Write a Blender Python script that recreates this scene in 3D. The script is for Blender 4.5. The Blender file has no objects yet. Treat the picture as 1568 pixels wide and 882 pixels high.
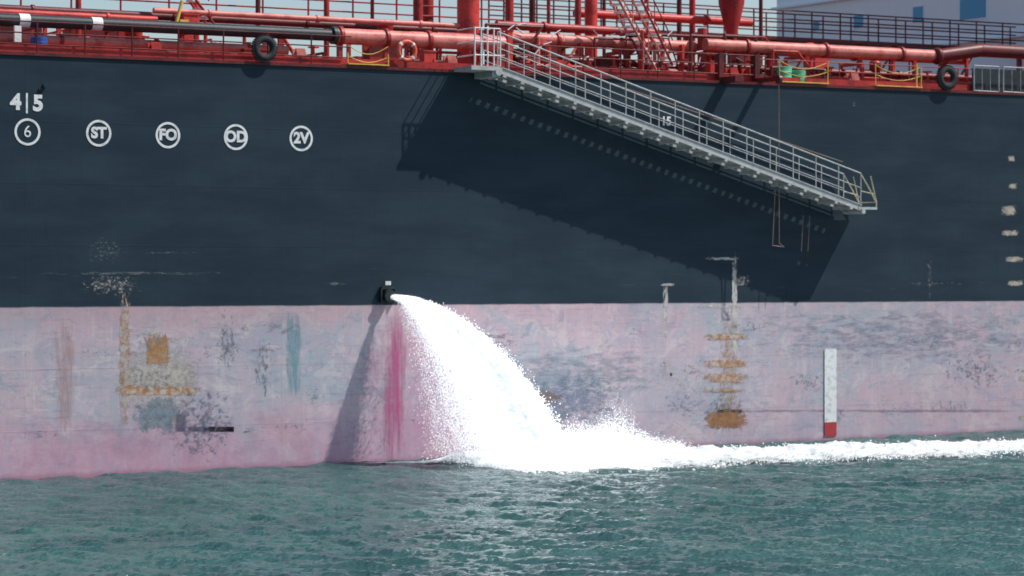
import bpy, math, random
import numpy as np
from mathutils import Vector
random.seed(7); rng=np.random.default_rng(11)
S=bpy.context.scene
S.view_settings.view_transform='Standard'; S.view_settings.look='None'; S.view_settings.exposure=0

# ---------------- survey: camera & hull geometry ----------------
CX,CY,CZ=-42.3,-73.2,7.04
PSI=math.radians(30); F=3805.0; HZ=380.0
Fv=np.array([math.sin(PSI),math.cos(PSI),0]); Rv=np.array([math.cos(PSI),-math.sin(PSI),0])
def ray(px,py): return Fv+Rv*((px-784)/F)+np.array([0,0,1])*((HZ-py)/F)
def at(px,py,y=0.0):           # measured point on a plane parallel to the ship's side
    d=ray(px,py); t=(y-CY)/d[1]; return (CX+t*d[0], y, CZ+t*d[2])
def atx(px,py,X):
    d=ray(px,py); t=(X-CX)/d[0]; return (X, CY+t*d[1], CZ+t*d[2])
DECK=12.95

# ---------------- materials ----------------
def newmat(name):
    m=bpy.data.materials.new(name); m.use_nodes=True; nt=m.node_tree
    return m,nt,nt.nodes['Principled BSDF']
def N(nt,t,**k):
    n=nt.nodes.new(t)
    for a,b in k.items(): setattr(n,a,b)
    return n
def setin(nt,sock,v):
    if isinstance(v,bpy.types.NodeSocket): nt.links.new(v,sock)
    else: sock.default_value=v
def M(nt,op,a,b=0.0,c=None,clamp=False):
    n=N(nt,'ShaderNodeMath',operation=op); n.use_clamp=clamp
    setin(nt,n.inputs[0],a); setin(nt,n.inputs[1],b)
    if c is not None: setin(nt,n.inputs[2],c)
    return n.outputs[0]
def noise(nt,vec,sc=(1,1,1),scale=1.0,detail=4,rough=0.55,off=(0,0,0),dist=0.0):
    v=N(nt,'ShaderNodeVectorMath',operation='MULTIPLY_ADD'); nt.links.new(vec,v.inputs[0]); v.inputs[1].default_value=sc; v.inputs[2].default_value=off
    n=N(nt,'ShaderNodeTexNoise'); n.inputs['Scale'].default_value=scale; n.inputs['Detail'].default_value=detail; n.inputs['Roughness'].default_value=rough; n.inputs['Distortion'].default_value=dist
    nt.links.new(v.outputs[0],n.inputs['Vector']); return n.outputs['Fac']
def ramp(nt,v,a,b,lo=0.0,hi=1.0):
    n=N(nt,'ShaderNodeMapRange'); n.interpolation_type='SMOOTHSTEP'; setin(nt,n.inputs[0],v)
    n.inputs[1].default_value=a;n.inputs[2].default_value=b;n.inputs[3].default_value=lo;n.inputs[4].default_value=hi
    return n.outputs[0]
def mix(nt,f,a,b):
    n=N(nt,'ShaderNodeMix',data_type='RGBA'); setin(nt,n.inputs[0],f)
    for i,v in ((6,a),(7,b)):
        if isinstance(v,bpy.types.NodeSocket): nt.links.new(v,n.inputs[i])
        else: n.inputs[i].default_value=(*v,1) if len(v)==3 else v
    return n.outputs[2]
def objco(nt): return N(nt,'ShaderNodeTexCoord').outputs['Object']
def bump(nt,b,h,st,dist=0.05):
    n=N(nt,'ShaderNodeBump'); n.inputs['Strength'].default_value=st; n.inputs['Distance'].default_value=dist
    nt.links.new(h,n.inputs['Height']); nt.links.new(n.outputs[0],b.inputs['Normal'])

def paint(name,col,dirt=(0.12,0.05,0.03),amt=0.5,rough=0.45,metal=0.0,sc=1.6):
    m,nt,b=newmat(name); co=objco(nt)
    n1=noise(nt,co,(1,1,1),sc,6,0.65); n2=noise(nt,co,(1,1,1),sc*7,4,0.6,(3,1,7))
    c=mix(nt,ramp(nt,n1,0.42,0.66,0,amt),col,dirt)
    c=mix(nt,ramp(nt,n2,0.35,0.7,0.0,0.25),c,tuple(min(1,x*1.5+0.03) for x in col))
    nt.links.new(c,b.inputs['Base Color']); b.inputs['Roughness'].default_value=rough; b.inputs['Metallic'].default_value=metal
    b.inputs['Specular IOR Level'].default_value=0.3
    bump(nt,b,n2,0.25,0.02)
    return m
RED=paint('deck_red_paint',(0.36,0.028,0.026),(0.10,0.014,0.014),0.8)
RED2=paint('bright_red_paint',(0.54,0.045,0.035),(0.2,0.02,0.02),0.7)
DRED=paint('dark_red_paint',(0.13,0.016,0.017),(0.03,0.01,0.012),0.8)
SALM=paint('sunbleached_red_pipe',(0.60,0.20,0.165),(0.32,0.045,0.04),0.8)
BLK=paint('black_hose_rubber',(0.022,0.03,0.035),(0.01,0.01,0.01),rough=0.5)
RUB=paint('tyre_rubber',(0.02,0.022,0.025),(0.045,0.04,0.035),rough=0.8)
WHT=paint('white_paint',(0.74,0.72,0.70),(0.45,0.35,0.30),0.5)
GALV=paint('galvanised_metal',(0.34,0.37,0.38),(0.20,0.19,0.17),0.6,0.55,0.1,3)
GALV2=paint('dull_aluminium',(0.42,0.44,0.44),(0.28,0.24,0.20),0.6,0.55,0.1,3)
YEL=paint('yellow_paint',(0.62,0.45,0.10),(0.40,0.20,0.05),0.7)
GRN=paint('green_drum_paint',(0.10,0.42,0.26),(0.05,0.2,0.12))
BLU=paint('blue_drum_paint',(0.02,0.08,0.32),(0.01,0.05,0.2))
ORG=paint('lifebuoy_orange',(0.60,0.10,0.06),(0.4,0.08,0.06))
HOUSE=paint('deckhouse_white_paint',(0.86,0.93,0.95),(0.80,0.88,0.90),0.3,0.6,0,0.4)
mark,nt,b=newmat('hull_marking_white'); co=objco(nt)
nt.links.new(mix(nt,ramp(nt,noise(nt,co,(1,1,1),6,5),0.45,0.7,0,0.6),(0.74,0.74,0.73),(0.36,0.39,0.40)),b.inputs['Base Color']); b.inputs['Roughness'].default_value=0.6
glass,nt,b=newmat('window_glass'); b.inputs['Base Color'].default_value=(0.04,0.30,0.52,1); b.inputs['Roughness'].default_value=0.3

# ---------------- mesh builder ----------------
class B:
    def __init__(s): s.v=[]; s.f=[]
    def box(s,c,d,ax=None):
        x,y,z=[k/2 for k in d]; o=len(s.v)
        for dx in(-x,x):
            for dy in(-y,y):
                for dz in(-z,z):
                    p=(dx,dy,dz)
                    if ax is not None: p=tuple(ax[0][i]*dx+ax[1][i]*dy+ax[2][i]*dz for i in range(3))
                    s.v.append((c[0]+p[0],c[1]+p[1],c[2]+p[2]))
        for q in((0,1,3,2),(4,6,7,5),(0,4,5,1),(2,3,7,6),(0,2,6,4),(1,5,7,3)): s.f.append(tuple(o+i for i in q))
    def tube(s,p,q,r,n=10,r2=None):
        p=Vector(p);q=Vector(q);r2=r if r2 is None else r2
        d=(q-p).normalized(); a=d.orthogonal().normalized(); b2=d.cross(a); o=len(s.v)
        for P,R in((p,r),(q,r2)):
            for i in range(n):
                t=2*math.pi*i/n; s.v.append(tuple(P+a*math.cos(t)*R+b2*math.sin(t)*R))
        for i in range(n): s.f.append((o+i,o+(i+1)%n,o+n+(i+1)%n,o+n+i))
        s.f.append(tuple(o+i for i in reversed(range(n)))); s.f.append(tuple(o+n+i for i in range(n)))
    def path(s,pts,r,n=8):
        for a,b2 in zip(pts[:-1],pts[1:]): s.tube(a,b2,r,n)
    def torus(s,c,R,r,axis='y',n=32,k=10,a0=0,a1=2*math.pi):
        o=len(s.v); full=abs(a1-a0-2*math.pi)<1e-6; nn=n if full else n+1
        for i in range(nn):
            t=a0+(a1-a0)*i/n
            for j in range(k):
                u=2*math.pi*j/k; rad=R+r*math.cos(u); h=r*math.sin(u)
                p=(rad*math.cos(t),h,rad*math.sin(t)) if axis=='y' else (rad*math.cos(t),rad*math.sin(t),h) if axis=='z' else (h,rad*math.cos(t),rad*math.sin(t))
                s.v.append((c[0]+p[0],c[1]+p[1],c[2]+p[2]))
        for i in range(n):
            i2=(i+1)%nn
            for j in range(k):
                s.f.append((o+i*k+j,o+i2*k+j,o+i2*k+(j+1)%k,o+i*k+(j+1)%k))
    def lathe(s,c,prof,n=20):
        o=len(s.v)
        for r,h in prof:
            for i in range(n):
                t=2*math.pi*i/n; s.v.append((c[0]+r*math.cos(t),c[1]+r*math.sin(t),c[2]+h))
        for k in range(len(prof)-1):
            for i in range(n): s.f.append((o+k*n+i,o+k*n+(i+1)%n,o+(k+1)*n+(i+1)%n,o+(k+1)*n+i))
        s.f.append(tuple(o+i for i in reversed(range(n)))); s.f.append(tuple(o+(len(prof)-1)*n+i for i in range(n)))
    def poly(s,pts): o=len(s.v); s.v+= [tuple(p) for p in pts]; s.f.append(tuple(range(o,o+len(pts))))
    def obj(s,name,mat,parent=None,smooth=False):
        me=bpy.data.meshes.new(name); me.from_pydata(s.v,[],s.f); me.update()
        if smooth: me.polygons.foreach_set('use_smooth',[True]*len(me.polygons)); me.set_sharp_from_angle(angle=math.radians(40))
        ob=bpy.data.objects.new(name,me); S.collection.objects.link(ob)
        if mat: me.materials.append(mat)
        if parent: ob.parent=parent
        return ob
def empty(name):
    e=bpy.data.objects.new(name,None); S.collection.objects.link(e); return e

ship=empty('tanker_ship')

# ---------------- hull ----------------
hm,nt,b=newmat('weathered_hull_paint'); co=objco(nt)
sep=N(nt,'ShaderNodeSeparateXYZ'); nt.links.new(co,sep.inputs[0]); X,Y,Z=sep.outputs
zb=M(nt,'ADD',Z,M(nt,'MULTIPLY_ADD',X,0.00576,0.104-5.235))
zb=M(nt,'ADD',zb,M(nt,'MULTIPLY',M(nt,'SUBTRACT',noise(nt,co,(1,1,1),1.2,3),0.5),0.05))
isblk=ramp(nt,zb,-0.025,0.025)
n1=noise(nt,co,(0.25,1,0.9),1,6,0.6); n2=noise(nt,co,(0.6,1,14),1,5,0.7,(5,0,2)); n3=noise(nt,co,(6,1,0.5),1,4,0.6,(1,0,9))
blk=mix(nt,ramp(nt,n1,0.35,0.7),(0.021,0.036,0.051),(0.030,0.049,0.066))
blk=mix(nt,ramp(nt,n2,0.5,0.8,0,0.30),blk,(0.044,0.061,0.080))
blk=mix(nt,ramp(nt,n3,0.5,0.8,0,0.3),blk,(0.016,0.028,0.042))
def seams(v,period,w):
    fr=M(nt,'PINGPONG',v,period/2); return M(nt,'SUBTRACT',1.0,ramp(nt,fr,0.0,w))
sh=seams(zb,1.9,0.035); sv=seams(X,8.6,0.035)
seam=M(nt,'MAXIMUM',sh,M(nt,'MULTIPLY',sv,0.7))
blk=mix(nt,M(nt,'MULTIPLY',seam,0.12),blk,(0.010,0.020,0.030))
low=M(nt,'MULTIPLY',ramp(nt,zb,1.9,0.3),ramp(nt,noise(nt,co,(0.5,1,9),1,8,0.75,(9,0,4)),0.60,0.70))
blk=mix(nt,M(nt,'MULTIPLY',low,0.35),blk,(0.14,0.17,0.18))
flk=M(nt,'MULTIPLY',ramp(nt,zb,2.6,0.2),ramp(nt,noise(nt,co,(2.5,1,4.5),1,9,0.8,(19,0,14)),0.665,0.70))
blk=mix(nt,M(nt,'MULTIPLY',flk,0.5),blk,(0.34,0.34,0.33))
# faded boot-top
p1=noise(nt,co,(0.16,1,0.30),1,5,0.6,(2,0,0)); p2=noise(nt,co,(1.6,1,0.22),1,6,0.65,(0,0,3)); p3=noise(nt,co,(0.7,1,9),1,7,0.75,(7,0,1))
p4=noise(nt,co,(2.2,1,2.2),1,9,0.8,(4,0,8),0.6); p5=noise(nt,co,(7,1,0.45),1,5,0.7,(14,0,8)); p6=noise(nt,co,(0.5,1,0.8),1,8,0.75,(24,0,18),0.8)
pk=mix(nt,ramp(nt,p1,0.40,0.60),(0.52,0.39,0.44),(0.43,0.40,0.45))
pk=mix(nt,ramp(nt,p2,0.45,0.72,0,0.6),pk,(0.59,0.52,0.54))
pk=mix(nt,ramp(nt,p5,0.50,0.70,0,0.40),pk,(0.50,0.33,0.37))
pk=mix(nt,ramp(nt,p6,0.49,0.59,0,0.55),pk,(0.35,0.35,0.43))
pk=mix(nt,ramp(nt,noise(nt,co,(0.35,1,0.5),1,8,0.75,(64,0,38),0.8),0.51,0.60,0,0.5),pk,(0.32,0.41,0.46))
pk=mix(nt,ramp(nt,noise(nt,co,(0.8,1,1.1),1,9,0.78,(84,0,58),1.0),0.53,0.59,0,0.5),pk,(0.60,0.54,0.54))
pk=mix(nt,ramp(nt,p3,0.54,0.64,0,0.5),pk,(0.27,0.23,0.31))
pk=mix(nt,ramp(nt,p4,0.55,0.63,0,0.55),pk,(0.27,0.29,0.35))
pk=mix(nt,ramp(nt,noise(nt,co,(4,1,4),1,9,0.8,(44,0,8)),0.57,0.65,0,0.55),pk,(0.66,0.60,0.58))
pk=mix(nt,ramp(nt,noise(nt,co,(9,1,1.0),1,6,0.8,(74,0,8)),0.58,0.68,0,0.45),pk,(0.20,0.22,0.28))
pk=mix(nt,ramp(nt,noise(nt,co,(8,1,0.5),1,6,0.75,(174,0,28)),0.56,0.68,0,0.45),pk,(0.66,0.61,0.61))
pk=mix(nt,ramp(nt,noise(nt,co,(1.1,1,1.6),1,9,0.78,(114,0,68),0.8),0.56,0.62,0,0.5),pk,(0.22,0.31,0.36))
pk=mix(nt,ramp(nt,noise(nt,co,(3.2,1,5.0),1,9,0.8,(94,0,78)),0.65,0.70,0,0.6),pk,(0.38,0.21,0.12))
bot=M(nt,'MULTIPLY',ramp(nt,Z,2.6,0.0),ramp(nt,p2,0.30,0.6,0.45,1))
bot=M(nt,'MULTIPLY',bot,ramp(nt,X,7.0,-7.0,0.25,1.0))
pk=mix(nt,M(nt,'MULTIPLY',bot,0.65),pk,(0.53,0.27,0.38))
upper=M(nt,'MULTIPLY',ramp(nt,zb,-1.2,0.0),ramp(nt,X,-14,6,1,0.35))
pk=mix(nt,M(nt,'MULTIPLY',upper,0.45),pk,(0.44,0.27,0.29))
pk=mix(nt,M(nt,'MULTIPLY',seam,0.22),pk,(0.34,0.24,0.29))
pk=mix(nt,ramp(nt,M(nt,'ADD',Z,M(nt,'MULTIPLY',p2,0.25)),0.32,0.12,0,0.6),pk,(0.34,0.13,0.19))
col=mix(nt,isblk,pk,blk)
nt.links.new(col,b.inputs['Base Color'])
nt.links.new(M(nt,'MULTIPLY_ADD',isblk,-0.10,0.62),b.inputs['Roughness'])
b.inputs['Specular IOR Level'].default_value=0.08
hb=M(nt,'ADD',M(nt,'MULTIPLY',noise(nt,co,(0.5,1,0.9),1,3,0.5,(3,0,1)),1.0),M(nt,'MULTIPLY',seam,0.10))
bump(nt,b,hb,0.30,0.06)

def outline(z):
    k=max(0.0,min(1.0,(z+8)/21)); pts=[]
    half=16.0
    xb=-108-8*k
    for i in range(13):
        t=i/12; x=xb+(-68-xb)*t; y=half-half*math.sin(t*math.pi/2)**0.8
        pts.append((x,y))
    for x in np.linspace(-60,54,20): pts.append((x,0.0))
    for i in range(1,9):
        t=i/8; pts.append((54+22*t,(2+5*(1-k))*t**2))
    return pts+[(x,2*half-y) for x,y in reversed(pts)]
hb_=B(); zs=[-8,-4,-1,0,1.5,3,5,7,9,11,DECK]
rows=[outline(z) for z in zs]; n=len(rows[0])
for z,r in zip(zs,rows): hb_.v+=[(x,y,z) for x,y in r]
for i in range(len(zs)-1):
    for j in range(n): hb_.f.append((i*n+j,i*n+(j+1)%n,(i+1)*n+(j+1)%n,(i+1)*n+j))
hull=hb_.obj('hull',hm,ship)
dk=B(); o=outline(DECK); dk.poly([(x,y,DECK+0.004) for x,y in o]); dk.obj('deck_plating',RED,ship)

g=B(); g.box((-3,0.0,DECK+0.03),(114,0.10,0.10)); g.obj('sheer_strake_bar',DRED,ship)
g=B(); g.box((-3,0.45,DECK+0.17),(114,0.03,0.34)); 
for x in np.arange(-40,50,1.1): g.box((x,0.52,DECK+0.15),(0.02,0.14,0.28))
g.obj('deck_edge_coaming',RED,ship)

# ---------------- hull markings ----------------
def text(s,px,py,hpx,off=0.018,name='marking',y=-0.012,mat=None):
    x,_,z=at(px,py); sc=(hpx/ ((F*math.cos(PSI)-(px-784)*math.sin(PSI))/73.2))/0.70
    c=bpy.data.curves.new(name,'FONT'); c.body=s; c.size=sc; c.align_x='CENTER'; c.align_y='CENTER'; c.offset=off; c.extrude=0.003
    ob=bpy.data.objects.new(name,c); S.collection.objects.link(ob); ob.location=(x,y,z); ob.rotation_euler=(math.pi/2,0,0); c.materials.append(mat or mark); ob.parent=ship
for s,px,py in(('6',42,202),('ST',151,204),('FO',257,207),('OD',361,210),('2V',461,212)):
    text(s,px,py,18 if s=='6' else 16,0.0 if s=='6' else 0.022,'ring_letters'); x,_,z=at(px,py); r=B(); k=48
    for i in range(k):
        t=2*math.pi*i/k
        for R in(0.34,0.415): r.v.append((x+R*math.cos(t),-0.012,z+R*math.sin(t)))
    for i in range(k): r.f.append((2*i,2*i+1,(2*i+3)%(2*k),(2*i+2)%(2*k)))
    r.obj('marking_ring',mark,ship)
text('4',24,157,23,0.03,'frame_number'); text('5',58,159,23,0.03,'frame_number')
r=B(); x,_,z=at(41,158); r.box((x,-0.008,z),(0.06,0.008,0.62)); r.obj('frame_bar',mark,ship)
text('15',1020,186,13,0.015,'frame_number')

# decals: worn paint patches, each a thin sheet standing on the shell
_k=[0]
def decal(px0,py0,px1,py1,color,cover=1.0,sc=(3,3),sharp=3,name='worn_paint',maxa=0.75,color2=None,pw=0.6,grow=0.22):
    _k[0]+=1; y=-0.005-0.0005*(_k[0]%12)
    w=(px1-px0)*grow; h=(py1-py0)*grow; px0-=w;px1+=w;py0-=h;py1+=h
    a=at(px0,py1,y); c=at(px1,py1,y); d=at(px1,py0,y); e=at(px0,py0,y)
    me=bpy.data.meshes.new(name); me.from_pydata([a,c,d,e],[],[(0,1,2,3)]); 
    uv=me.uv_layers.new(name='UVMap'); 
    for i,q in enumerate(((0,0),(1,0),(1,1),(0,1))): uv.data[i].uv=q
    ob=bpy.data.objects.new(name,me); S.collection.objects.link(ob); ob.parent=ship
    m,nt,b=newmat(name+'_mat'); co=objco(nt); u=N(nt,'ShaderNodeTexCoord').outputs['UV']
    s=N(nt,'ShaderNodeSeparateXYZ'); nt.links.new(u,s.inputs[0])
    def fd(v): return M(nt,'POWER',M(nt,'MULTIPLY',M(nt,'MULTIPLY',v,M(nt,'SUBTRACT',1.0,v)),4,clamp=True),pw)
    ed=M(nt,'MULTIPLY',fd(s.outputs[0]),fd(s.outputs[1]))
    ro=(random.uniform(0,50),0,random.uniform(0,50))
    nn=noise(nt,co,(sc[0],1,sc[1]),1,9,0.78,ro,0.4)
    nn=M(nt,'MINIMUM',M(nt,'MULTIPLY_ADD',nn,3.2,-1.1),0.95)
    al=M(nt,'MULTIPLY',M(nt,'SUBTRACT',nn,M(nt,'SUBTRACT',1.0,M(nt,'MULTIPLY',ed,cover))),sharp,clamp=True)
    al=M(nt,'MULTIPLY',al,maxa)
    c2=color2 or tuple(x*0.6 for x in color)
    cc=mix(nt,ramp(nt,noise(nt,co,(5,1,5),1,5,0.7,(9,0,3)),0.4,0.65),color,c2)
    nt.links.new(cc,b.inputs['Base Color']); nt.links.new(al,b.inputs['Alpha']); b.inputs['Roughness'].default_value=0.75; b.inputs['Specular IOR Level'].default_value=0.1
    me.materials.append(m)
CREAM=(0.58,0.52,0.47); RUST=(0.42,0.20,0.08); RST2=(0.24,0.13,0.09); WH=(0.66,0.63,0.61)
decal(184,472,198,632,CREAM,1.05,(9,3),color2=RUST,name='weld_scar',maxa=0.75)
decal(196,530,292,640,(0.58,0.52,0.50),0.9,(3.5,4),color2=(0.45,0.40,0.40),maxa=0.8)
decal(226,516,256,556,RUST,1.15,(7,5),name='rust',maxa=0.85,color2=(0.5,0.33,0.2))
decal(190,591,292,604,RUST,1.3,(4,8),color2=CREAM,name='rust',maxa=0.9)
decal(200,560,290,590,CREAM,1.15,(4,6),maxa=0.85)
decal(215,615,272,660,(0.27,0.35,0.40),1.0,(4,3),maxa=0.7)
decal(265,600,345,700,(0.25,0.24,0.33),0.6,(5,5),name='scrape')
decal(135,425,205,450,(0.55,0.50,0.48),0.6,(6,9),maxa=0.65); decal(140,368,182,400,(0.34,0.36,0.37),0.5,(8,9),maxa=0.6)
decal(70,416,330,421,(0.20,0.23,0.24),0.65,(1.5,9),maxa=0.6); decal(195,385,290,389,(0.2,0.23,0.24),0.5,(2,9),maxa=0.6)
decal(439,478,461,605,(0.14,0.38,0.44),1.15,(6,0.7),sharp=1.4,maxa=0.65,color2=(0.24,0.38,0.44),name='teal_streak',grow=0.08)
decal(82,485,116,660,(0.54,0.31,0.26),0.95,(6,0.7),sharp=1.3,maxa=0.5,color2=(0.52,0.36,0.35),name='rust_streak',grow=0.08)
decal(0,640,520,735,(0.55,0.28,0.39),0.8,(0.8,0.7),sharp=1.0,maxa=0.45,color2=(0.52,0.36,0.46),name='pink_fade')
decal(310,655,410,663,(0.2,0.2,0.28),0.45,(3,9),name='scrape',maxa=0.6); decal(40,660,90,672,(0.2,0.2,0.28),0.5,(3,9),name='scrape',maxa=0.6)
decal(335,480,360,560,(0.26,0.27,0.32),0.6,(6,3),name='scrape'); decal(390,520,415,600,(0.2,0.28,0.33),0.55,(7,3),name='scrape')
decal(550,480,790,712,(0.54,0.22,0.36),1.1,(1.2,0.6),sharp=0.9,maxa=0.65,color2=(0.50,0.28,0.42),name='pink_fade',grow=0.06)
decal(586,478,621,722,(0.50,0.07,0.22),1.2,(5,0.3),sharp=1.1,maxa=0.65,color2=(0.48,0.12,0.26),name='pink_stain',grow=0.08)
decal(790,575,940,650,(0.16,0.21,0.30),0.85,(2.5,6),sharp=2.0,maxa=0.7,name='antifouling_patch',color2=(0.24,0.28,0.36))
decal(805,598,855,622,(0.27,0.18,0.15),0.8,(4,7),name='rust')
decal(700,540,1000,600,(0.29,0.38,0.46),0.8,(1,4),sharp=1.5,maxa=0.65,name='scrape')
decal(1015,436,1023,515,WH,1.05,(9,2),maxa=0.7,grow=0.1); decal(1010,434,1032,438,WH,0.9,(5,9),maxa=0.6); decal(1012,550,1026,578,CREAM,0.7,(7,5))
decal(1121,398,1129,560,WH,1.15,(9,2.5),color2=CREAM,name='weld_scar',maxa=0.75,grow=0.1)
decal(1085,394,1127,398,WH,1.0,(5,9),maxa=0.7); decal(1126,423,1146,437,CREAM,0.75,(8,8)); decal(1078,467,1135,472,WH,1.0,(5,8)); 
for y0,y1 in((512,520),(552,562),(573,585),(596,601),(632,654)): decal(1085,y0,1138,y1,RUST,1.1,(4,8),color2=CREAM if y0<600 else RST2,name='rust',maxa=0.85)
decal(1092,600,1134,660,(0.38,0.26,0.17),0.65,(6,3),name='rust')
decal(1104,480,1130,620,(0.52,0.44,0.40),0.7,(6,4),color2=RUST)
decal(1420,390,1427,458,CREAM,0.45,(9,7),maxa=0.6); decal(1385,432,1465,437,(0.3,0.3,0.3),0.55,(4,9),maxa=0.5)
decal(1180,480,1568,550,(0.31,0.33,0.42),0.75,(1,4.5),sharp=1.6,maxa=0.6,name='scrape')
decal(1450,545,1535,590,(0.25,0.26,0.33),0.55,(4,5),name='scrape')
decal(1150,627,1568,631,(0.36,0.22,0.28),0.9,(0.6,6),name='scrape',maxa=0.4)
decal(500,432,530,438,(0.4,0.42,0.42),0.55,(4,9),maxa=0.6)
for px,py,w,h in((1549,243,5,4),(1551,285,6,4),(1545,322,10,7),(1547,357,11,4),(1553,397,12,4),(1555,434,11,4),(1308,160,2,3),(1565,580,5,4),(1565,640,5,4)):
    decal(px-w,py-h,px+w,py+h,(0.55,0.50,0.42),1.0 if w>4 else 0.7,(9,14),sharp=4,maxa=0.8,name='draft_mark',grow=0.15)
for i in range(50):
    px=random.uniform(0,1560); py=random.uniform(490,650); w=random.uniform(15,90); h=random.uniform(4,30)
    decal(px,py,px+w,py+h,random.choice([(0.25,0.26,0.33),(0.3,0.35,0.40),(0.62,0.58,0.57),(0.62,0.60,0.60),(0.42,0.25,0.29),(0.24,0.30,0.36)]),random.uniform(0.40,0.66),(random.uniform(2,6),random.uniform(3,9)),name='scrape',maxa=0.55)
r=B(); a=at(1262,535); c=at(1280,646); r.box(((a[0]+c[0])/2,-0.02,(a[2]+c[2])/2),(c[0]-a[0],0.03,a[2]-c[2])); r.obj('draught_board_white',mark,ship)
c2=at(1280,667); r=B(); r.box(((a[0]+c[0])/2,-0.02,(c2[2]+c[2])/2-0.002),(c[0]-a[0],0.03,c[2]-c2[2]-0.004)); r.obj('draught_board_red',paint('draught_red',(0.42,0.04,0.05)),ship)
x,_,z=at(68,131); r=B(); r.tube((x,0.0,z),(x,-0.10,z),0.07); r.tube((x-0.15,0.0,z-0.12),(x-0.15,-0.05,z-0.12),0.04); r.obj('hull_fitting',BLK,ship,True)
ox,_,oz=at(592,452); r=B(); r.tube((ox,0.02,oz),(ox,-0.30,oz-0.02),0.20,20); r.box((ox,-0.08,oz+0.24),(0.5,0.16,0.08)); r.box((ox-0.26,-0.08,oz),(0.05,0.16,0.46)); r.box((ox+0.26,-0.08,oz),(0.05,0.16,0.46)); r.obj('overboard_outlet',BLK,ship)
r=B(); r.box((ox,-0.10,oz+0.40),(0.20,0.04,0.13)); r.obj('outlet_label',mark,ship)

# ---------------- deck equipment ----------------
red,red2,dred,salm,blk,wht,yel,galv=[B() for _ in range(8)]
def run(bld,px0,py0,px1,y,r,n=14,flange=None,fb=None):
    p=at(px0,py0,y); q=at(px1,py0,y); bld.tube(p,(q[0],y,p[2]),r,n)
    if flange:
        for xx in np.arange(p[0]+flange/2,q[0],flange): (fb or bld).tube((xx-0.05,y,p[2]),(xx+0.05,y,p[2]),r*1.32,n)
    return p[0],q[0],p[2]
a,b_,z0=run(blk,-500,6,512,1.2,0.20); b_=at(512,40,1.2)[0]
for px in(36,147): xx=at(px,30,1.2)[0]; wht.tube((xx-0.17,1.2,z0),(xx+0.17,1.2,z0),0.215,16)
blk.tube((b_-0.1,1.2,z0),(b_+0.05,1.2,z0),0.30,16)
xx=at(25,55,1.0)[0]; wht.box((xx,0.9,z0-0.45),(0.22,0.12,0.5)); galv.box((xx-0.1,1.0,z0-0.9),(0.5,0.2,0.25))
salm.tube((b_,1.4,z0),(at(770,41,1.4)[0],1.4,z0),0.27,18)
for px in(520,590,655,735): xx=at(px,41,1.4)[0]; red.tube((xx-0.06,1.4,z0),(xx+0.06,1.4,z0),0.34,18); red.box((xx,1.4,(z0+DECK)/2),(0.14,0.2,z0-DECK))
run(salm,-300,45,440,1.5,0.15,12,3.2,red)
run(red,-300,68,700,2.4,0.12,12,4)
run(dred,-300,-2,700,6,0.14,12,5)
run(salm,235,16,705,4.0,0.10,12,4)
run(red2,-300,4,240,5,0.12,12,4)
run(dred,-300,20,240,7,0.10,12,4)
run(salm,770,57,1480,2.2,0.20,14,4.4,red)
run(salm,1080,68,1440,1.4,0.22,16,3.6,red)
run(red,760,38,1000,5.0,0.16,14,4)
run(red2,880,20,1150,7.0,0.16,14,4)
run(dred,760,88,1568,3.0,0.14,12,4)
run(red,820,101,1568,1.7,0.09,10,4)
p=at(1435,86,1.3); q=at(1500,77,1.3)
dred.path([p,q,(q[0]+14,1.3,q[2])],0.26,16); dred.torus((p[0],1.3,p[2]),0.2,0.13,'x')
for px0,px1,h,y,bl in((-300,250,0.75,3.2,dred),(-300,60,1.7,8,dred),(100,210,1.5,7,dred),(260,520,0.6,4.5,dred),(540,700,0.8,5,red),(560,610,1.6,7,dred),(760,900,1.3,6,dred),(800,860,2.3,9,dred),(930,1060,1.0,8,red),(1090,1180,0.9,6,dred),(1120,1160,2.2,9,dred),(1200,1568,0.95,5,dred)):
    x0=at(px0,80,y)[0]; x1=at(px1,80,y)[0]; bl.box(((x0+x1)/2,y,DECK+h/2),(x1-x0,0.6,h))
def rail(bld,x0,x1,y,z,h=1.05,step=1.5,r=0.022,n=3):
    for xx in np.arange(x0,x1+0.01,step): bld.tube((xx,y,z),(xx,y,z+h),r*1.2,6)
    for i in range(n): zz=z+h*(i+1)/n; bld.tube((x0,y,zz),(x1,y,zz),r,6)
rail(dred,-40,-6,0.25,DECK,1.05,1.55)
rail(dred,at(780,90)[0],at(1180,90)[0],0.25,DECK,1.05,1.55)
rail(red,at(1180,90)[0],45,0.9,DECK,1.0,1.9,0.02)
for px in(-60,90,185,300,430,560,650,780,840,890,960,1045,1075,1175,1235,1320,1400,1480):
    xx=at(px,90,1.9)[0]; h=random.uniform(0.95,1.9)
    bl=random.choice([red,red2,red]); bl.box((xx,1.9,DECK+h/2),(random.choice([0.1,0.14,0.2]),0.12,h)); bl.box((xx,3.2,DECK+h/2),(0.12,0.12,h)); bl.box((xx,2.55,DECK+h-0.05),(0.12,1.2,0.12))
def col(px,y,h,r,bl=red,cap=False):
    xx=at(px,90,y)[0]; bl.tube((xx,y,DECK),(xx,y,DECK+h),r,14)
    if cap: bl.lathe((xx,y,DECK+h),[(r,0),(r*2.2,0.15),(r*2.4,0.45),(r*1.2,0.6),(0.02,0.62)],14)
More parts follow.
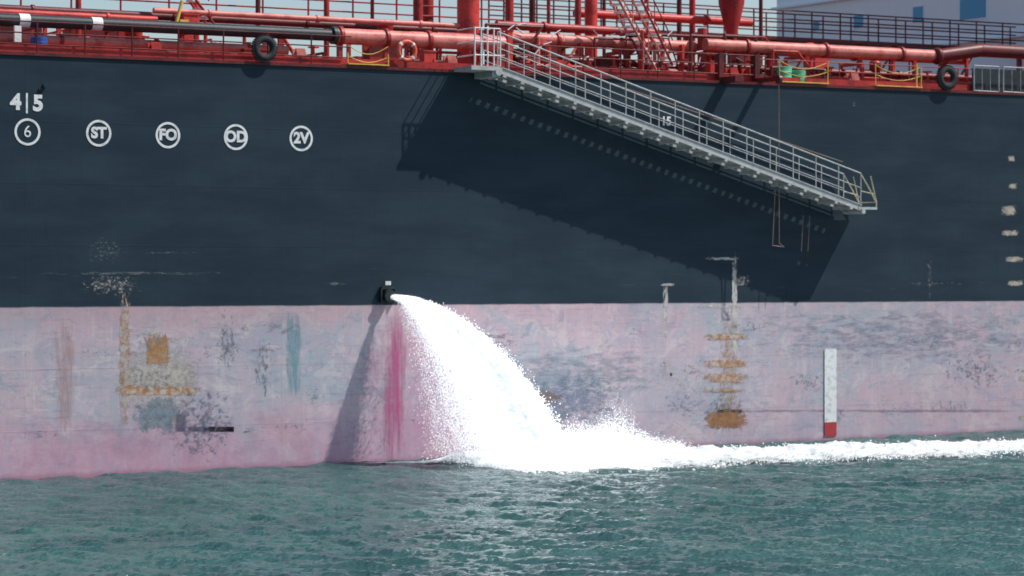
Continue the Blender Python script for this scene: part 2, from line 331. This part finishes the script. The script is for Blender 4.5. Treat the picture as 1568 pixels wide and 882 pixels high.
for a in((717,4,7,0.40,red2),(640,7,6,0.18,red),(655,9,6,0.22,red),(905,6,6,0.24,red2),(885,6,5,0.12,red),(1075,1.8,2.1,0.17,red),(1060,8,6,0.12,red),(1178,1.5,1.6,0.15,red),(1040,10,7,0.10,dred),(815,8,6,0.12,dred),(780,7,5,0.16,red),(500,6,5,0.10,red),(300,5,5,0.12,red2),(120,6,5,0.1,red),(1165,9,5,0.08,dred),(395,8,5,0.09,dred),(570,8,5,0.07,red),(840,5,5,0.07,red),(925,9,6,0.07,dred),(990,7,6,0.09,red)):
    col(*a)
for a in((1240,5,1.5,0.12,red2,True),(1090,3,0.8,0.12,red,True),(830,2.0,0.8,0.12,red,True),(960,3,1.1,0.14,red,True),(205,2,0.6,0.12,red2,True),(590,5,1.5,0.12,red,True),(1340,3,0.8,0.10,red,True)): col(*a)
xx,_,z=at(1120,38,6); red.lathe((xx,6,z-0.6),[(0.2,0),(0.25,0.4),(0.5,1.4),(0.55,2.2)],18)
yc=12; zc=at(1300,66,yc)[2]; x0=at(760,60,yc)[0]; x1=33.5
dred.box(((x0+x1)/2,yc,zc),(x1-x0,1.2,0.14)); rail(dred,x0,x1,yc-0.6,zc+0.07,1.1,1.5,0.03); rail(dred,x0,x1,yc+0.6,zc+0.07,1.1,1.5,0.03)
for xx in np.arange(x0,x1,4.5): red.box((xx,yc,(zc+DECK)/2),(0.18,0.18,zc-DECK)); red.tube((xx,yc,DECK+0.2),(xx+2.0,yc,zc),0.05,6)
yc=9; zc2=at(600,6,yc)[2]; x0b=at(-300,10,yc)[0]; x1b=at(760,10,yc)[0]
dred.box(((x0b+x1b)/2,yc,zc2-0.9),(x1b-x0b,1.0,0.12)); rail(red,x0b,x1b,yc-0.5,zc2-0.8,1.1,1.8,0.03)
def ladder(px0,py0,px1,py1,y,w=0.55,bl=red,st=wht):
    p=Vector(at(px0,py0,y)); q=Vector(at(px1,py1,y)); 
    for dy in(0,w): bl.tube(p+Vector((0,dy,0)),q+Vector((0,dy,0)),0.045,6); bl.tube(p+Vector((0,dy,0.9)),q+Vector((0,dy,0.9)),0.025,6)
    k=int((p-q).length/0.28)
    for i in range(k+1):
        c=p.lerp(q,i/k); st.box((c.x,c.y+w/2,c.z),(0.26,w,0.07))
        if i%4==0:
            for dy in(0,w): bl.tube(c+Vector((0,dy,0)),c+Vector((0,dy,0.9)),0.02,6)
ladder(945,-5,1005,108,0.9,0.55,salm); ladder(980,-5,1030,100,1.0)
ladder(300,0,330,40,4)
def chock(px,y=0.6,bl=red2,s=1.0):
    xx=at(px,90,y)[0]; w=0.45*s;h=0.62*s
    for k,(a,c) in enumerate(((0,0.06),(0.3,0.36))):
        o=len(bl.v)
        for yy in(y+a,y+c): bl.v+=[(xx-w*0.2,yy,DECK),(xx+w*0.7,yy,DECK),(xx+w*0.25,yy,DECK+h),(xx-w*0.45,yy,DECK+h)]
        bl.f+=[(o,o+1,o+2,o+3),(o+4,o+7,o+6,o+5),(o,o+4,o+5,o+1),(o+1,o+5,o+6,o+2),(o+2,o+6,o+7,o+3),(o+3,o+7,o+4,o)]
    bl.tube((xx,y+0.03,DECK+h*0.9),(xx,y+0.33,DECK+h*0.9),0.07)
for px in(462,693,1125,1310,860,240,1150): chock(px,0.6,salm if px in(462,693,1310) else red2)
for px,y,h in((560,2.0,1.0),(810,1.6,1.0),(940,1.5,0.9),(1100,1.2,0.9),(220,2.0,0.9),(330,2.2,0.8),(1270,2.0,0.9),(1420,1.9,0.9),(1020,1.2,0.7),(870,1.2,0.8),(130,2.2,0.8),(990,1.4,1.2),(900,1.8,1.3),(480,2.0,0.8)):
    xx=at(px,90,y)[0]; red2.tube((xx,y,DECK),(xx,y,DECK+h),0.05,8); red2.torus((xx,y,DECK+h),0.17,0.025,'z',20,6); red2.lathe((xx,y,DECK+h*0.35),[(0.06,0),(0.16,0.08),(0.16,0.2),(0.06,0.28)],12); red2.box((xx,y,DECK+h),(0.34,0.03,0.02))
for px,y,w,h,bl in((655,0.7,0.45,0.7,red2),(1000,1.2,0.7,0.5,red),(390,1.3,0.9,0.55,red),(760,1.0,0.5,0.6,red),(1090,0.9,0.35,0.8,red2),(930,2.2,0.8,0.9,dred),(1255,8,0.7,2.2,red2),(290,3.4,0.5,1.8,red2)):
    xx=at(px,90,y)[0]; bl.box((xx,y,DECK+h/2),(w,0.35,h)); bl.box((xx,y-0.0,DECK+h+0.02),(w+0.06,0.41,0.04)); bl.tube((xx+w*0.3,y-0.19,DECK+h*0.4),(xx+w*0.3,y-0.19,DECK+h*0.65),0.015,6)
xx=at(268,15,3.3)[0]; zt=at(0,30,3.3)[2]; yel.tube((xx,3.3,zt),(xx+0.25,3.3,zt+0.9),0.06); yel.box((xx+0.3,3.3,z0+0.35),(0.3,0.2,0.25))
for i in range(70):
    px=random.choice([random.uniform(-50,1500),random.uniform(740,1180)]); xx=at(px,90,1)[0]; h=random.uniform(0.35,1.9); y0=random.uniform(0.8,3); bl=random.choice([red,red2,dred,salm,dred])
    r_=random.uniform(0.025,0.07); bl.path([(xx,y0,DECK),(xx,y0,DECK+h),(xx,y0+random.uniform(1,4),DECK+h)] if i%2 else [(xx,y0,DECK),(xx,y0,DECK+h),(xx+random.uniform(0.6,2.5),y0,DECK+h),(xx+random.uniform(0.6,2.5),y0,DECK)],r_,8)
for i in range(22):
    px=random.uniform(740,1180); xx=at(px,90,1)[0]; y0=random.uniform(0.8,2.0); h=random.uniform(0.5,2.0); wht.tube((xx,y0,DECK+h),(xx+random.uniform(-0.5,0.5),y0,DECK+h+random.uniform(-0.3,0.3)),0.02,6)
for px0,px1 in((528,590),(1188,1262),(1335,1405)):
    x0=at(px0,95,0.2)[0]; x1=at(px1,95,0.2)[0]
    yel.box(((x0+x1)/2,0.15,DECK+0.13),(x1-x0,0.5,0.04))
    for x in(x0,x1): yel.tube((x,-0.02,DECK+0.12),(x,-0.02,DECK+(0.95 if px0>1000 else 0.5)),0.022,6)
    hh=0.9 if px0>1000 else 0.75
    yel.path([(x0+ (x1-x0)*t,0.0,DECK+hh-0.28*math.sin(math.pi*t)) for t in np.linspace(0,1,9)],0.014,6)
    yel.path([(x0+ (x1-x0)*t,0.0,DECK+hh-0.35-0.2*math.sin(math.pi*t)) for t in np.linspace(0,1,9)],0.014,6)
yel.tube((at(1403,95)[0],-0.02,DECK),(at(1403,95)[0],-0.02,DECK+1.0),0.03,8)
for px0,px1 in((1490,1528),(1535,1575),(1582,1640)):
    x0=at(px0,95,0.1)[0]; x1=at(px1,95,0.1)[0]
    galv.path([(x0,0.05,DECK+0.08),(x0,0.05,DECK+1.05),(x1,0.05,DECK+1.05),(x1,0.05,DECK+0.08),(x0,0.05,DECK+0.1)],0.028,8)
    for t in(0.33,0.66): galv.tube((x0+(x1-x0)*t,0.05,DECK+0.1),(x0+(x1-x0)*t,0.05,DECK+1.05),0.015,6)
xa=at(1490,95,0.3)[0]; blk.box((xa+3,0.35,DECK+0.5),(6,0.05,0.96))
for bl,nm,mt in((red,'deck_pipework_red',RED),(red2,'deck_valves_red',RED2),(dred,'deck_rails_dark_red',DRED),(salm,'cargo_pipelines',SALM),(blk,'cargo_hose',BLK),(wht,'white_fittings',WHT),(yel,'yellow_step_rails',YEL),(galv,'grey_barrier_frames',GALV)):
    bl.obj(nm,mt,ship,True)

# ---------------- deckhouse ----------------
XS=34
h=B(); h.box((XS+9,16.5,DECK+13),(18,30,26)); h.obj('deckhouse_walls',HOUSE,ship)
h=B()
for k in range(1,9): h.box((XS+8.9,16.5,DECK+2.8*k+0.9),(18.3,30.4,0.10))
h.obj('deckhouse_floor_lips',HOUSE,ship)
h=B(); fr=B()
for px,py,w,hh in((1490,13,40,36),(1406,22,15,28),(1315,33,14,24),(1250,40,9,18),(1600,0,44,40),(1700,-10,44,40)):
    c=atx(px,py,XS-0.02); e=atx(px+w,py,XS-0.02)
    wy=abs(e[1]-c[1]); wz=hh/38
    h.box((XS-0.02,c[1],c[2]),(0.06,wy,wz)); fr.box((XS-0.005,c[1],c[2]),(0.05,wy+0.16,wz+0.16))
    for k in(1,2,3): h.box((XS-0.02,c[1],c[2]+3.4*k),(0.06,wy*0.6,wz))
h.obj('deckhouse_windows',glass,ship); fr.obj('deckhouse_window_frames',HOUSE,ship)

# ---------------- loose named objects ----------------
def tyre(px,py,R,y):
    x,_,z=at(px,py,y); t=B(); t.torus((x,y,z),R*0.72,R*0.28,'y',36,12)
    for i in range(36):
        a=2*math.pi*i/36; t.box((x+math.cos(a)*R*0.99,y,z+math.sin(a)*R*0.99),(0.04,R*0.4,0.04))
    t.torus((x,y,z),R*0.50,R*0.07,'y',36,8); t.obj('tire_fender',RUB,None,True)
tyre(405,74,0.43,-0.12); tyre(1450,119,0.46,-0.12)
lb=empty('lifebuoy'); x,_,z=at(623,78,0.1); t=B(); t.torus((x,0.1,z),0.31,0.075,'y',40,12); t.obj('ring',ORG,lb,True)
t=B()
for k in range(4):
    a=math.pi/4+k*math.pi/2; t.torus((x,0.1,z),0.31,0.079,'y',6,12,a-0.12,a+0.12)
t.obj('bands',WHT,lb,True); t=B(); t.box((x,0.2,z-0.1),(0.08,0.04,0.9)); t.obj('bracket',RED,lb)
def drum(px,y,mat,nm,r=0.3,h=0.75):
    x=at(px,90,y)[0]; t=B(); t.lathe((x,y,DECK+0.12),[(r*0.95,0),(r,0.02),(r,h*0.3),(r*1.05,h*0.33),(r,h*0.36),(r,h*0.63),(r*1.05,h*0.66),(r,h*0.69),(r,h*0.98),(r*0.95,h)],24); t.obj(nm,mat,None,True)
drum(60,0.8,BLU,'blue_drum',0.26,0.5)
drum(1200,0.8,GRN,'green_drum',0.3,0.62); drum(1222,0.7,GRN,'green_drum',0.28,0.5)

# ---------------- accommodation ladder ----------------
gw=empty('gangway_ladder'); YO,YI=-1.24,-0.22
A=Vector(at(762,106,YO)); E=Vector(at(1318,318,YO)); d=(E-A); L=d.length; d.normalize(); up=Vector((0,0,1)); nrm=Vector((-d.z,0,d.x)); ax=(d,Vector((0,1,0)),nrm)
g=B(); gs=B(); gt=B(); gr=B()
for y in(YO,YI):
    c=(A+E)/2; c.y=y
    gs.box(c,(L,0.04,0.20),ax); gs.box(c+nrm*0.102,(L,0.10,0.025),ax); gs.box(c-nrm*0.102,(L,0.10,0.025),ax)
    k=int(L/1.05); H=1.15
    for i in range(k+1):
        p=A+d*(L*i/k); p.y=y; top=p+up*(H+0.1)
        g.tube(p,top,0.021,8)
    for hh,r in((H+0.1,0.026),(0.72,0.016),(0.38,0.012)):
        p=A+up*hh; q=E+up*hh; p.y=q.y=y; g.tube(p,q,r,8)
kt=int(L/0.36); w=(YI-YO)
for i in range(kt+1):
    p=A+d*(L*i/kt)
    gt.box((p.x,(YO+YI)/2,p.z-0.02),(0.20,w-0.05,0.03),ax)
for ya,yb in((YO+0.01,-0.85),(-0.795,-0.36)):
    c=(A+E)/2; c.y=(ya+yb)/2; gt.box(c-nrm*0.045,(L,yb-ya,0.015),ax)
for i in range(int(L/0.72)):
    p=A+d*(0.3+i*0.72)-nrm*0.15; gs.box((p.x,(YO+YI)/2,p.z),(0.06,w+0.10,0.08),ax)
    gs.box((p.x,YO-0.01,p.z+0.01),(0.13,0.09,0.10),ax)
p0=Vector(at(735,112,YO)); ux=(A.x-p0.x)
gs.box((A.x-ux/2-0.1,(YO+0.0)/2,A.z+0.02),(ux+0.5,abs(YO)+0.1,0.14)); gs.box((A.x-0.05,-0.6,A.z-0.16),(0.3,1.3,0.2))
gs.tube((A.x,YO-0.1,A.z-0.1),(A.x,0.1,A.z-0.1),0.12,14)
g2=B()
for i in range(5):
    x=A.x-ux-0.2+(ux+0.3)*i/4; g2.tube((x,YO,A.z),(x,YO,A.z+1.35),0.026,8); 
for zz in(1.35,0.9,0.45): g2.tube((A.x-ux-0.2,YO,A.z+zz),(A.x+0.1,YO,A.z+zz),0.022,8); g2.tube((A.x-ux-0.2,YO,A.z+zz),(A.x-ux-0.2,-0.05,A.z+zz),0.022,8)
g2.obj('head_platform_rails',WHT,gw,True)
gs.box((E.x+0.30,(YO+YI)/2,E.z-0.02),(0.85,1.1,0.09)); gs.tube((E.x+0.1,YO-0.05,E.z-0.14),(E.x+0.1,YI+0.05,E.z-0.14),0.09,12)
for y in(YO,YI):
    gr.path([(E.x+0.02,y,E.z+1.2),(E.x+0.35,y,E.z+0.75),(E.x+0.72,y,E.z+0.18),(E.x+0.70,y,E.z)],0.026,8)
    gr.path([(E.x+0.45,y,E.z+1.15),(E.x+0.72,y,E.z+0.2)],0.022,8)
    gr.path([(E.x+0.02,y,E.z+0.6),(E.x+0.62,y,E.z+0.5)],0.018,8)
gr.path([(E.x+0.72,YO,E.z+0.2),(E.x+0.72,YI,E.z+0.2)],0.022,8)
gs.obj('stringers',GALV2,gw); gt.obj('treads',GALV,gw); g.obj('handrails',GALV2,gw,True); gr.obj('foot_platform_rails',paint('faded_yellow',(0.50,0.46,0.30)),gw,True)
dv=B()
xx=at(1165,120,0)[0]; dv.box((xx,-0.35,DECK+0.15),(0.16,1.7,0.16)); dv.box((xx,0.35,DECK+0.6),(0.2,0.3,1.0)); dv.tube((xx-0.06,-1.1,DECK+0.12),(xx+0.06,-1.1,DECK+0.12),0.16,16)
xx2=at(1110,110,0)[0]; dv.box((xx2,-0.40,DECK+0.10),(0.36,1.0,0.2)); dv.box((xx2,0.35,DECK+0.6),(0.2,0.3,1.0)); 
dv.obj('hoist_davits',DRED,gw)
rp=B(); zb1=at(1165,372,-1.1)[2]
rp.tube((xx,-1.1,DECK),(xx+0.05,-1.05,zb1),0.016,6)
u=at(1187,290,-0.9); v=at(1183,376,-0.9); rp.tube(u,v,0.016,6); rp.path([(xx+0.05,-1.05,zb1),(xx+0.3,-1.0,zb1-0.15),v],0.016,6)
for px in(1240,1230): p=at(px,330,-0.8); q=at(px-3,385,-0.8); rp.tube(p,q,0.012,6)
rp.tube(at(780,75,YI),at(1290,248,YI),0.018,6)
rp.obj('hoist_ropes',paint('ropes',(0.22,0.16,0.13)),gw)

# ---------------- sea ----------------
def grid_axis(a,b,step,far,g=1.25):
    core=list(np.arange(a,b+1e-6,step)); lo=[];hi=[];s=step;x=a
    while x>-far: s*=g; x-=s; lo.append(x)
    s=step;x=core[-1]
    while x<far: s*=g; x+=s; hi.append(x)
    return np.array(lo[::-1]+core+hi)
gx=grid_axis(-32,34,0.12,4000); gy=grid_axis(-36,0.6,0.11,4000)
GX,GY=np.meshgrid(gx,gy)
Zw=np.zeros_like(GX)
for i in range(90):
    lam=0.5*(3.6/0.5)**rng.random(); th=rng.normal(math.radians(228),0.6); k=2*math.pi/lam
    am=0.0085*lam**0.5; ph=rng.random()*6.28
    s=np.sin(k*(GX*math.cos(th)+GY*math.sin(th))+ph+1.1*np.sin(0.45*GX+0.3*GY+i)+0.7*np.sin(0.9*GY-0.5*GX+2*i)); Zw+=am*(1-np.abs(s)*0.6+0.4*s-0.6)
inside=((GX>-60)&(GX<60)&(GY>-90)&(GY<20)); Zw*=np.where(inside,1,0); Zw-=Zw[inside].mean()*inside
V=np.stack([GX,GY,Zw],-1).reshape(-1,3); ny,nx=GX.shape
idx=np.arange(nx*ny).reshape(ny,nx); Fq=np.stack([idx[:-1,:-1],idx[:-1,1:],idx[1:,1:],idx[1:,:-1]],-1).reshape(-1,4)
def fastmesh(name,V,Fc,mat,parent=None,smooth=True):
    me=bpy.data.meshes.new(name); k=Fc.shape[1]
    me.vertices.add(len(V)); me.vertices.foreach_set('co',V.astype(np.float32).ravel())
    me.loops.add(Fc.size); me.loops.foreach_set('vertex_index',Fc.astype(np.int32).ravel())
    me.polygons.add(len(Fc)); me.polygons.foreach_set('loop_start',np.arange(0,Fc.size,k,dtype=np.int32)); 
    me.update(calc_edges=True); me.validate()
    if smooth: me.polygons.foreach_set('use_smooth',[True]*len(me.polygons))
    me.materials.append(mat); ob=bpy.data.objects.new(name,me); S.collection.objects.link(ob)
    if parent: ob.parent=parent
    return ob
wm,nt,b=newmat('sea_water'); co=objco(nt)
w1=noise(nt,co,(0.10,0.22,1),1,6,0.65); w2=noise(nt,co,(1.3,1.7,1),1,6,0.7,(0,0,0),0.5); w3=noise(nt,co,(4.5,6,1),1,4,0.6,(3,3,0))
nt.links.new(mix(nt,ramp(nt,w1,0.38,0.62),(0.028,0.085,0.086),(0.050,0.132,0.125)),b.inputs['Base Color'])
b.inputs['Roughness'].default_value=0.05; b.inputs['IOR'].default_value=1.40
bump(nt,b,M(nt,'ADD',w2,M(nt,'MULTIPLY',w3,0.35)),1.0,0.22)
fastmesh('sea_water',V,Fq,wm)

# ---------------- discharge jet ----------------
jm=bpy.data.materials.new('aerated_water_spray'); jm.use_nodes=True; nt=jm.node_tree; nt.nodes.clear()
o_=nt.nodes.new('ShaderNodeOutputMaterial'); df=nt.nodes.new('ShaderNodeBsdfDiffuse'); tr=nt.nodes.new('ShaderNodeBsdfTranslucent'); mx=nt.nodes.new('ShaderNodeMixShader')
em=nt.nodes.new('ShaderNodeEmission'); em.inputs[0].default_value=(0.95,0.98,1,1); em.inputs[1].default_value=0.32; ad=nt.nodes.new('ShaderNodeAddShader')  # added glow stands in for light scattered between the droplets
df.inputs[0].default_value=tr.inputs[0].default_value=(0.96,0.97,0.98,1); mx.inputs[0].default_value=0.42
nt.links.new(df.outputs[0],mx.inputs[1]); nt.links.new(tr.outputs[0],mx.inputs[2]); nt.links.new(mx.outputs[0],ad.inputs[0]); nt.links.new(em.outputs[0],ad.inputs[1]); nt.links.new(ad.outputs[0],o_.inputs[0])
cm,nt,b=newmat('frothy_water'); co=objco(nt)
b.inputs['Base Color'].default_value=(0.97,0.98,0.99,1); b.inputs['Roughness'].default_value=0.7; b.inputs['Specular IOR Level'].default_value=0.1
b.inputs['Subsurface Weight'].default_value=1.0; b.inputs['Subsurface Radius'].default_value=(1,1,1); b.inputs['Subsurface Scale'].default_value=0.6
b.inputs['Emission Color'].default_value=(0.95,0.98,1,1); b.inputs['Emission Strength'].default_value=0.26  # froth brightened by its own emission, in place of multiple scattering
bump(nt,b,noise(nt,co,(1,1,1),9,6,0.7),0.4,0.05)
OV=np.array([(1,0,0),(-1,0,0),(0,1,0),(0,-1,0),(0,0,1),(0,0,-1)],float)
OF=np.array([(0,2,4),(2,1,4),(1,3,4),(3,0,4),(2,0,5),(1,2,5),(3,1,5),(0,3,5)])
def drops(name,P,R,parent=None,mat=None,voxel=None,it=2):
    n=len(P); th=rng.random(n)*6.28; c,s=np.cos(th),np.sin(th)
    O=np.repeat(OV[None],n,0)*R[:,None,None]; Ox=O[...,0]*c[:,None]-O[...,1]*s[:,None]; Oy=O[...,0]*s[:,None]+O[...,1]*c[:,None]
    O[...,0]=Ox;O[...,1]=Oy; Vv=(O+P[:,None,:]).reshape(-1,3); Ff=(OF[None]+(np.arange(n)*6)[:,None,None]).reshape(-1,3)
    ob=fastmesh(name,Vv,Ff,mat or jm,parent,False)
    if voxel:
        m=ob.modifiers.new('froth','REMESH'); m.mode='VOXEL'; m.voxel_size=voxel; m.use_smooth_shade=True
        m2=ob.modifiers.new('soft','SMOOTH'); m2.iterations=it; m2.factor=0.5
    return ob
jet=empty('water_jet')
p0=np.array([ox+0.03,-0.30,oz-0.06]); T=math.sqrt(2*p0[2]/9.81); VX,VY=3.8/T,-5.4/T
def stream(n,ms,sv_,t,st,jit,jm_=0.012):
    m_=ms[st]+rng.normal(0,jm_,n); sp=sv_[st]*(1+1.8*(1-m_)[:,None]); P=np.zeros((n,3))
    P[:,0]=p0[0]+(VX*m_+sp[:,0])*t; P[:,1]=p0[1]+(VY*m_+sp[:,1]*1.5)*t; P[:,2]=p0[2]-0.5*9.81*t*t+(sp[:,2]*0.9)*t
    return P+rng.normal(0,jit,(n,3))*(0.6+t[:,None]/T),m_
ns=380; ms=0.975-0.27*rng.beta(1.0,1.35,ns); sv_=rng.normal(0,0.12,(ns,3)); n=24000; st=rng.integers(0,ns,n); t=T*1.02*rng.random(n)**0.75
P,m_=stream(n,ms,sv_,t,st,0.02,0.004); R=rng.uniform(0.045,0.085,n)*(0.9+0.4*t/T)
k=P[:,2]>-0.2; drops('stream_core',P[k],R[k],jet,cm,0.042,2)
ns=3000; ms=1.0-0.68*rng.beta(1.0,1.7,ns); sv_=rng.normal(0,0.20,(ns,3)); n=130000; st=rng.integers(0,ns,n); t=T*1.02*rng.random(n)**0.66
clump=0.5+0.5*np.sin(st*1.7+t*19+np.sin(st*0.37)*9); keep=rng.random(n)<(0.35+0.65*clump); st,t=st[keep],t[keep]; n=len(st)
P,m_=stream(n,ms,sv_,t,st,0.05); R=rng.uniform(0.008,0.026,n)*(0.7+0.5*t/T)*np.where(m_<0.55,0.75,1.0)
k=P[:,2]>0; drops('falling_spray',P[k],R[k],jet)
n=34000; m_=1-0.78*rng.beta(1.7,1.7,n); t=T*(0.3+0.7*rng.random(n)**0.6); P=np.zeros((n,3))
P[:,0]=p0[0]+VX*m_*t+rng.normal(0,0.14,n)*t; P[:,1]=p0[1]+VY*m_*t+rng.normal(0,0.25,n)*t; P[:,2]=p0[2]-4.905*t*t*rng.uniform(0.9,1.0,n)+rng.normal(0,0.10,n)
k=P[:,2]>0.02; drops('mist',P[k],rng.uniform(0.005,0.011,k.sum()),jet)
def splash(n,pw):
    cx=-3.1+7.4*rng.beta(1.5,1.6,n); cy=-3.7+rng.normal(0,1.0,n)-0.1*cx
    env=0.32+1.25*np.exp(-((cx-1.5)/0.95)**2)+0.85*np.exp(-((cx+0.2)/1.2)**2)+0.45*np.exp(-((cx-3.3)/0.6)**2)
    env*=0.70+0.22*np.sin(cx*5.1+1)+0.20*np.sin(cx*11+cy*4)+0.12*np.sin(cx*23-cy*7)
    env*=np.exp(-((cy+3.7+0.1*cx)/1.8)**2)
    hz=np.clip(env,0.05,9)*rng.beta(0.9,pw,n)
    return np.stack([cx+hz*0.3+rng.normal(0,0.06,n),cy,hz],-1),hz
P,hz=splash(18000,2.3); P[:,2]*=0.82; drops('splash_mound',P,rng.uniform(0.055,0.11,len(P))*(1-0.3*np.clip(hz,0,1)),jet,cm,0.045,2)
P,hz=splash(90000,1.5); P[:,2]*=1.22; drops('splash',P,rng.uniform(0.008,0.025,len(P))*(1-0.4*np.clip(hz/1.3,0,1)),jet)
n=30000; cx=26*rng.random(n)**1.3; cy=-3.8-0.20*cx+rng.normal(0,1.0,n); P=np.stack([cx,cy,0.05+rng.beta(1,3.0,n)*(0.45-0.010*cx)*(0.6+0.4*np.sin(cx*2.3)+0.3*np.sin(cx*6.1))],-1)
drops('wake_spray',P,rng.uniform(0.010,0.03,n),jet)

# foam sheet
def vnoise(x,y,seed):
    r=np.random.default_rng(seed); tab=r.random((256,256)); xi=np.floor(x).astype(int);yi=np.floor(y).astype(int);fx=x-xi;fy=y-yi
    fx=fx*fx*(3-2*fx);fy=fy*fy*(3-2*fy); g=lambda a,b:tab[a%256,b%256]
    return (g(xi,yi)*(1-fx)+g(xi+1,yi)*fx)*(1-fy)+(g(xi,yi+1)*(1-fx)+g(xi+1,yi+1)*fx)*fy
def fbm(x,y,s): return sum(vnoise(x*2**i,y*2**i,s+i)/2**(i+1) for i in range(5))
fx_=np.arange(-6,44,0.08); fy_=np.arange(-16,-0.05,0.08); FX,FY=np.meshgrid(fx_,fy_)
ycen=np.interp(FX,[-6,-3,-1,3,16,44],[-0.5,-2.0,-3.4,-4.3,-7.2,-11]); hw=np.interp(FX,[-6,-4,-2.6,-1,3,8,16,44],[0.05,0.4,1.8,3.1,3.1,2.6,2.9,3.4])
dn=1-np.abs(FY-ycen)/hw+ (fbm(FX*0.8,FY*0.8,3)-0.5)*1.3-0.012*np.clip(FX-4,0,30)
th_=np.clip(hw/1.5,0,1)
FZ=0.03+th_*(0.10*np.clip(dn*2.5,-0.6,1)+np.clip(dn,0,1)*0.50*fbm(FX*0.9+5,FY*0.9,20)**1.5+np.clip(dn*2,0,1)*0.30*(fbm(FX*3.5,FY*3.5,40)-0.4))
ny,nx=FX.shape; idx=np.arange(nx*ny).reshape(ny,nx); Fq=np.stack([idx[:-1,:-1],idx[:-1,1:],idx[1:,1:],idx[1:,:-1]],-1).reshape(-1,4)
dm=dn.reshape(-1); Fq=Fq[dm[Fq].max(1)>-0.25]
fm,nt,b=newmat('sea_foam'); co=objco(nt); at_=N(nt,'ShaderNodeAttribute',attribute_name='dens')
nf=noise(nt,co,(1.2,2.2,1),1,9,0.78)
al=ramp(nt,M(nt,'ADD',at_.outputs['Fac'],M(nt,'MULTIPLY_ADD',nf,2.2,-1.15)),0.0,0.45)
nt.links.new(al,b.inputs['Alpha']); b.inputs['Base Color'].default_value=(0.80,0.84,0.85,1); b.inputs['Roughness'].default_value=0.8; b.inputs['Specular IOR Level'].default_value=0.1
bump(nt,b,noise(nt,co,(5,5,5),1,6,0.7),0.9,0.12)
fo=fastmesh('foam_wake',np.stack([FX,FY,FZ],-1).reshape(-1,3),Fq,fm)
if len(fo.data.vertices)==len(dm):
    a=fo.data.attributes.new('dens','FLOAT','POINT'); a.data.foreach_set('value',dm.astype(np.float32))

# ---------------- light, world, camera ----------------
sd=Vector((1.65,-1.0,2.6)).normalized()
sl=bpy.data.lights.new('sun','SUN'); sl.energy=5.0; sl.angle=math.radians(0.5); sl.color=(1,0.965,0.91)
so=bpy.data.objects.new('sun',sl); S.collection.objects.link(so); so.rotation_euler=sd.to_track_quat('Z','Y').to_euler()
w=bpy.data.worlds.new('World'); S.world=w; w.use_nodes=True; nt=w.node_tree; bg=nt.nodes['Background']
sk=nt.nodes.new('ShaderNodeTexSky'); sk.sky_type='NISHITA'; sk.sun_disc=False; sk.sun_elevation=math.asin(sd.z); sk.sun_rotation=math.atan2(sd.x,sd.y)
nt.links.new(sk.outputs[0],bg.inputs[0]); bg.inputs[1].default_value=0.12
cam=bpy.data.cameras.new('camera'); cam.lens=F/1568*36; cam.sensor_width=36; cam.clip_end=9000; cam.shift_y=-(441-HZ)/1568
cam.dof.use_dof=True; cam.dof.focus_distance=62; cam.dof.aperture_fstop=1.0
co_=bpy.data.objects.new('camera',cam); S.collection.objects.link(co_); co_.location=(CX,CY,CZ); co_.rotation_euler=(math.pi/2,0,-PSI); S.camera=co_
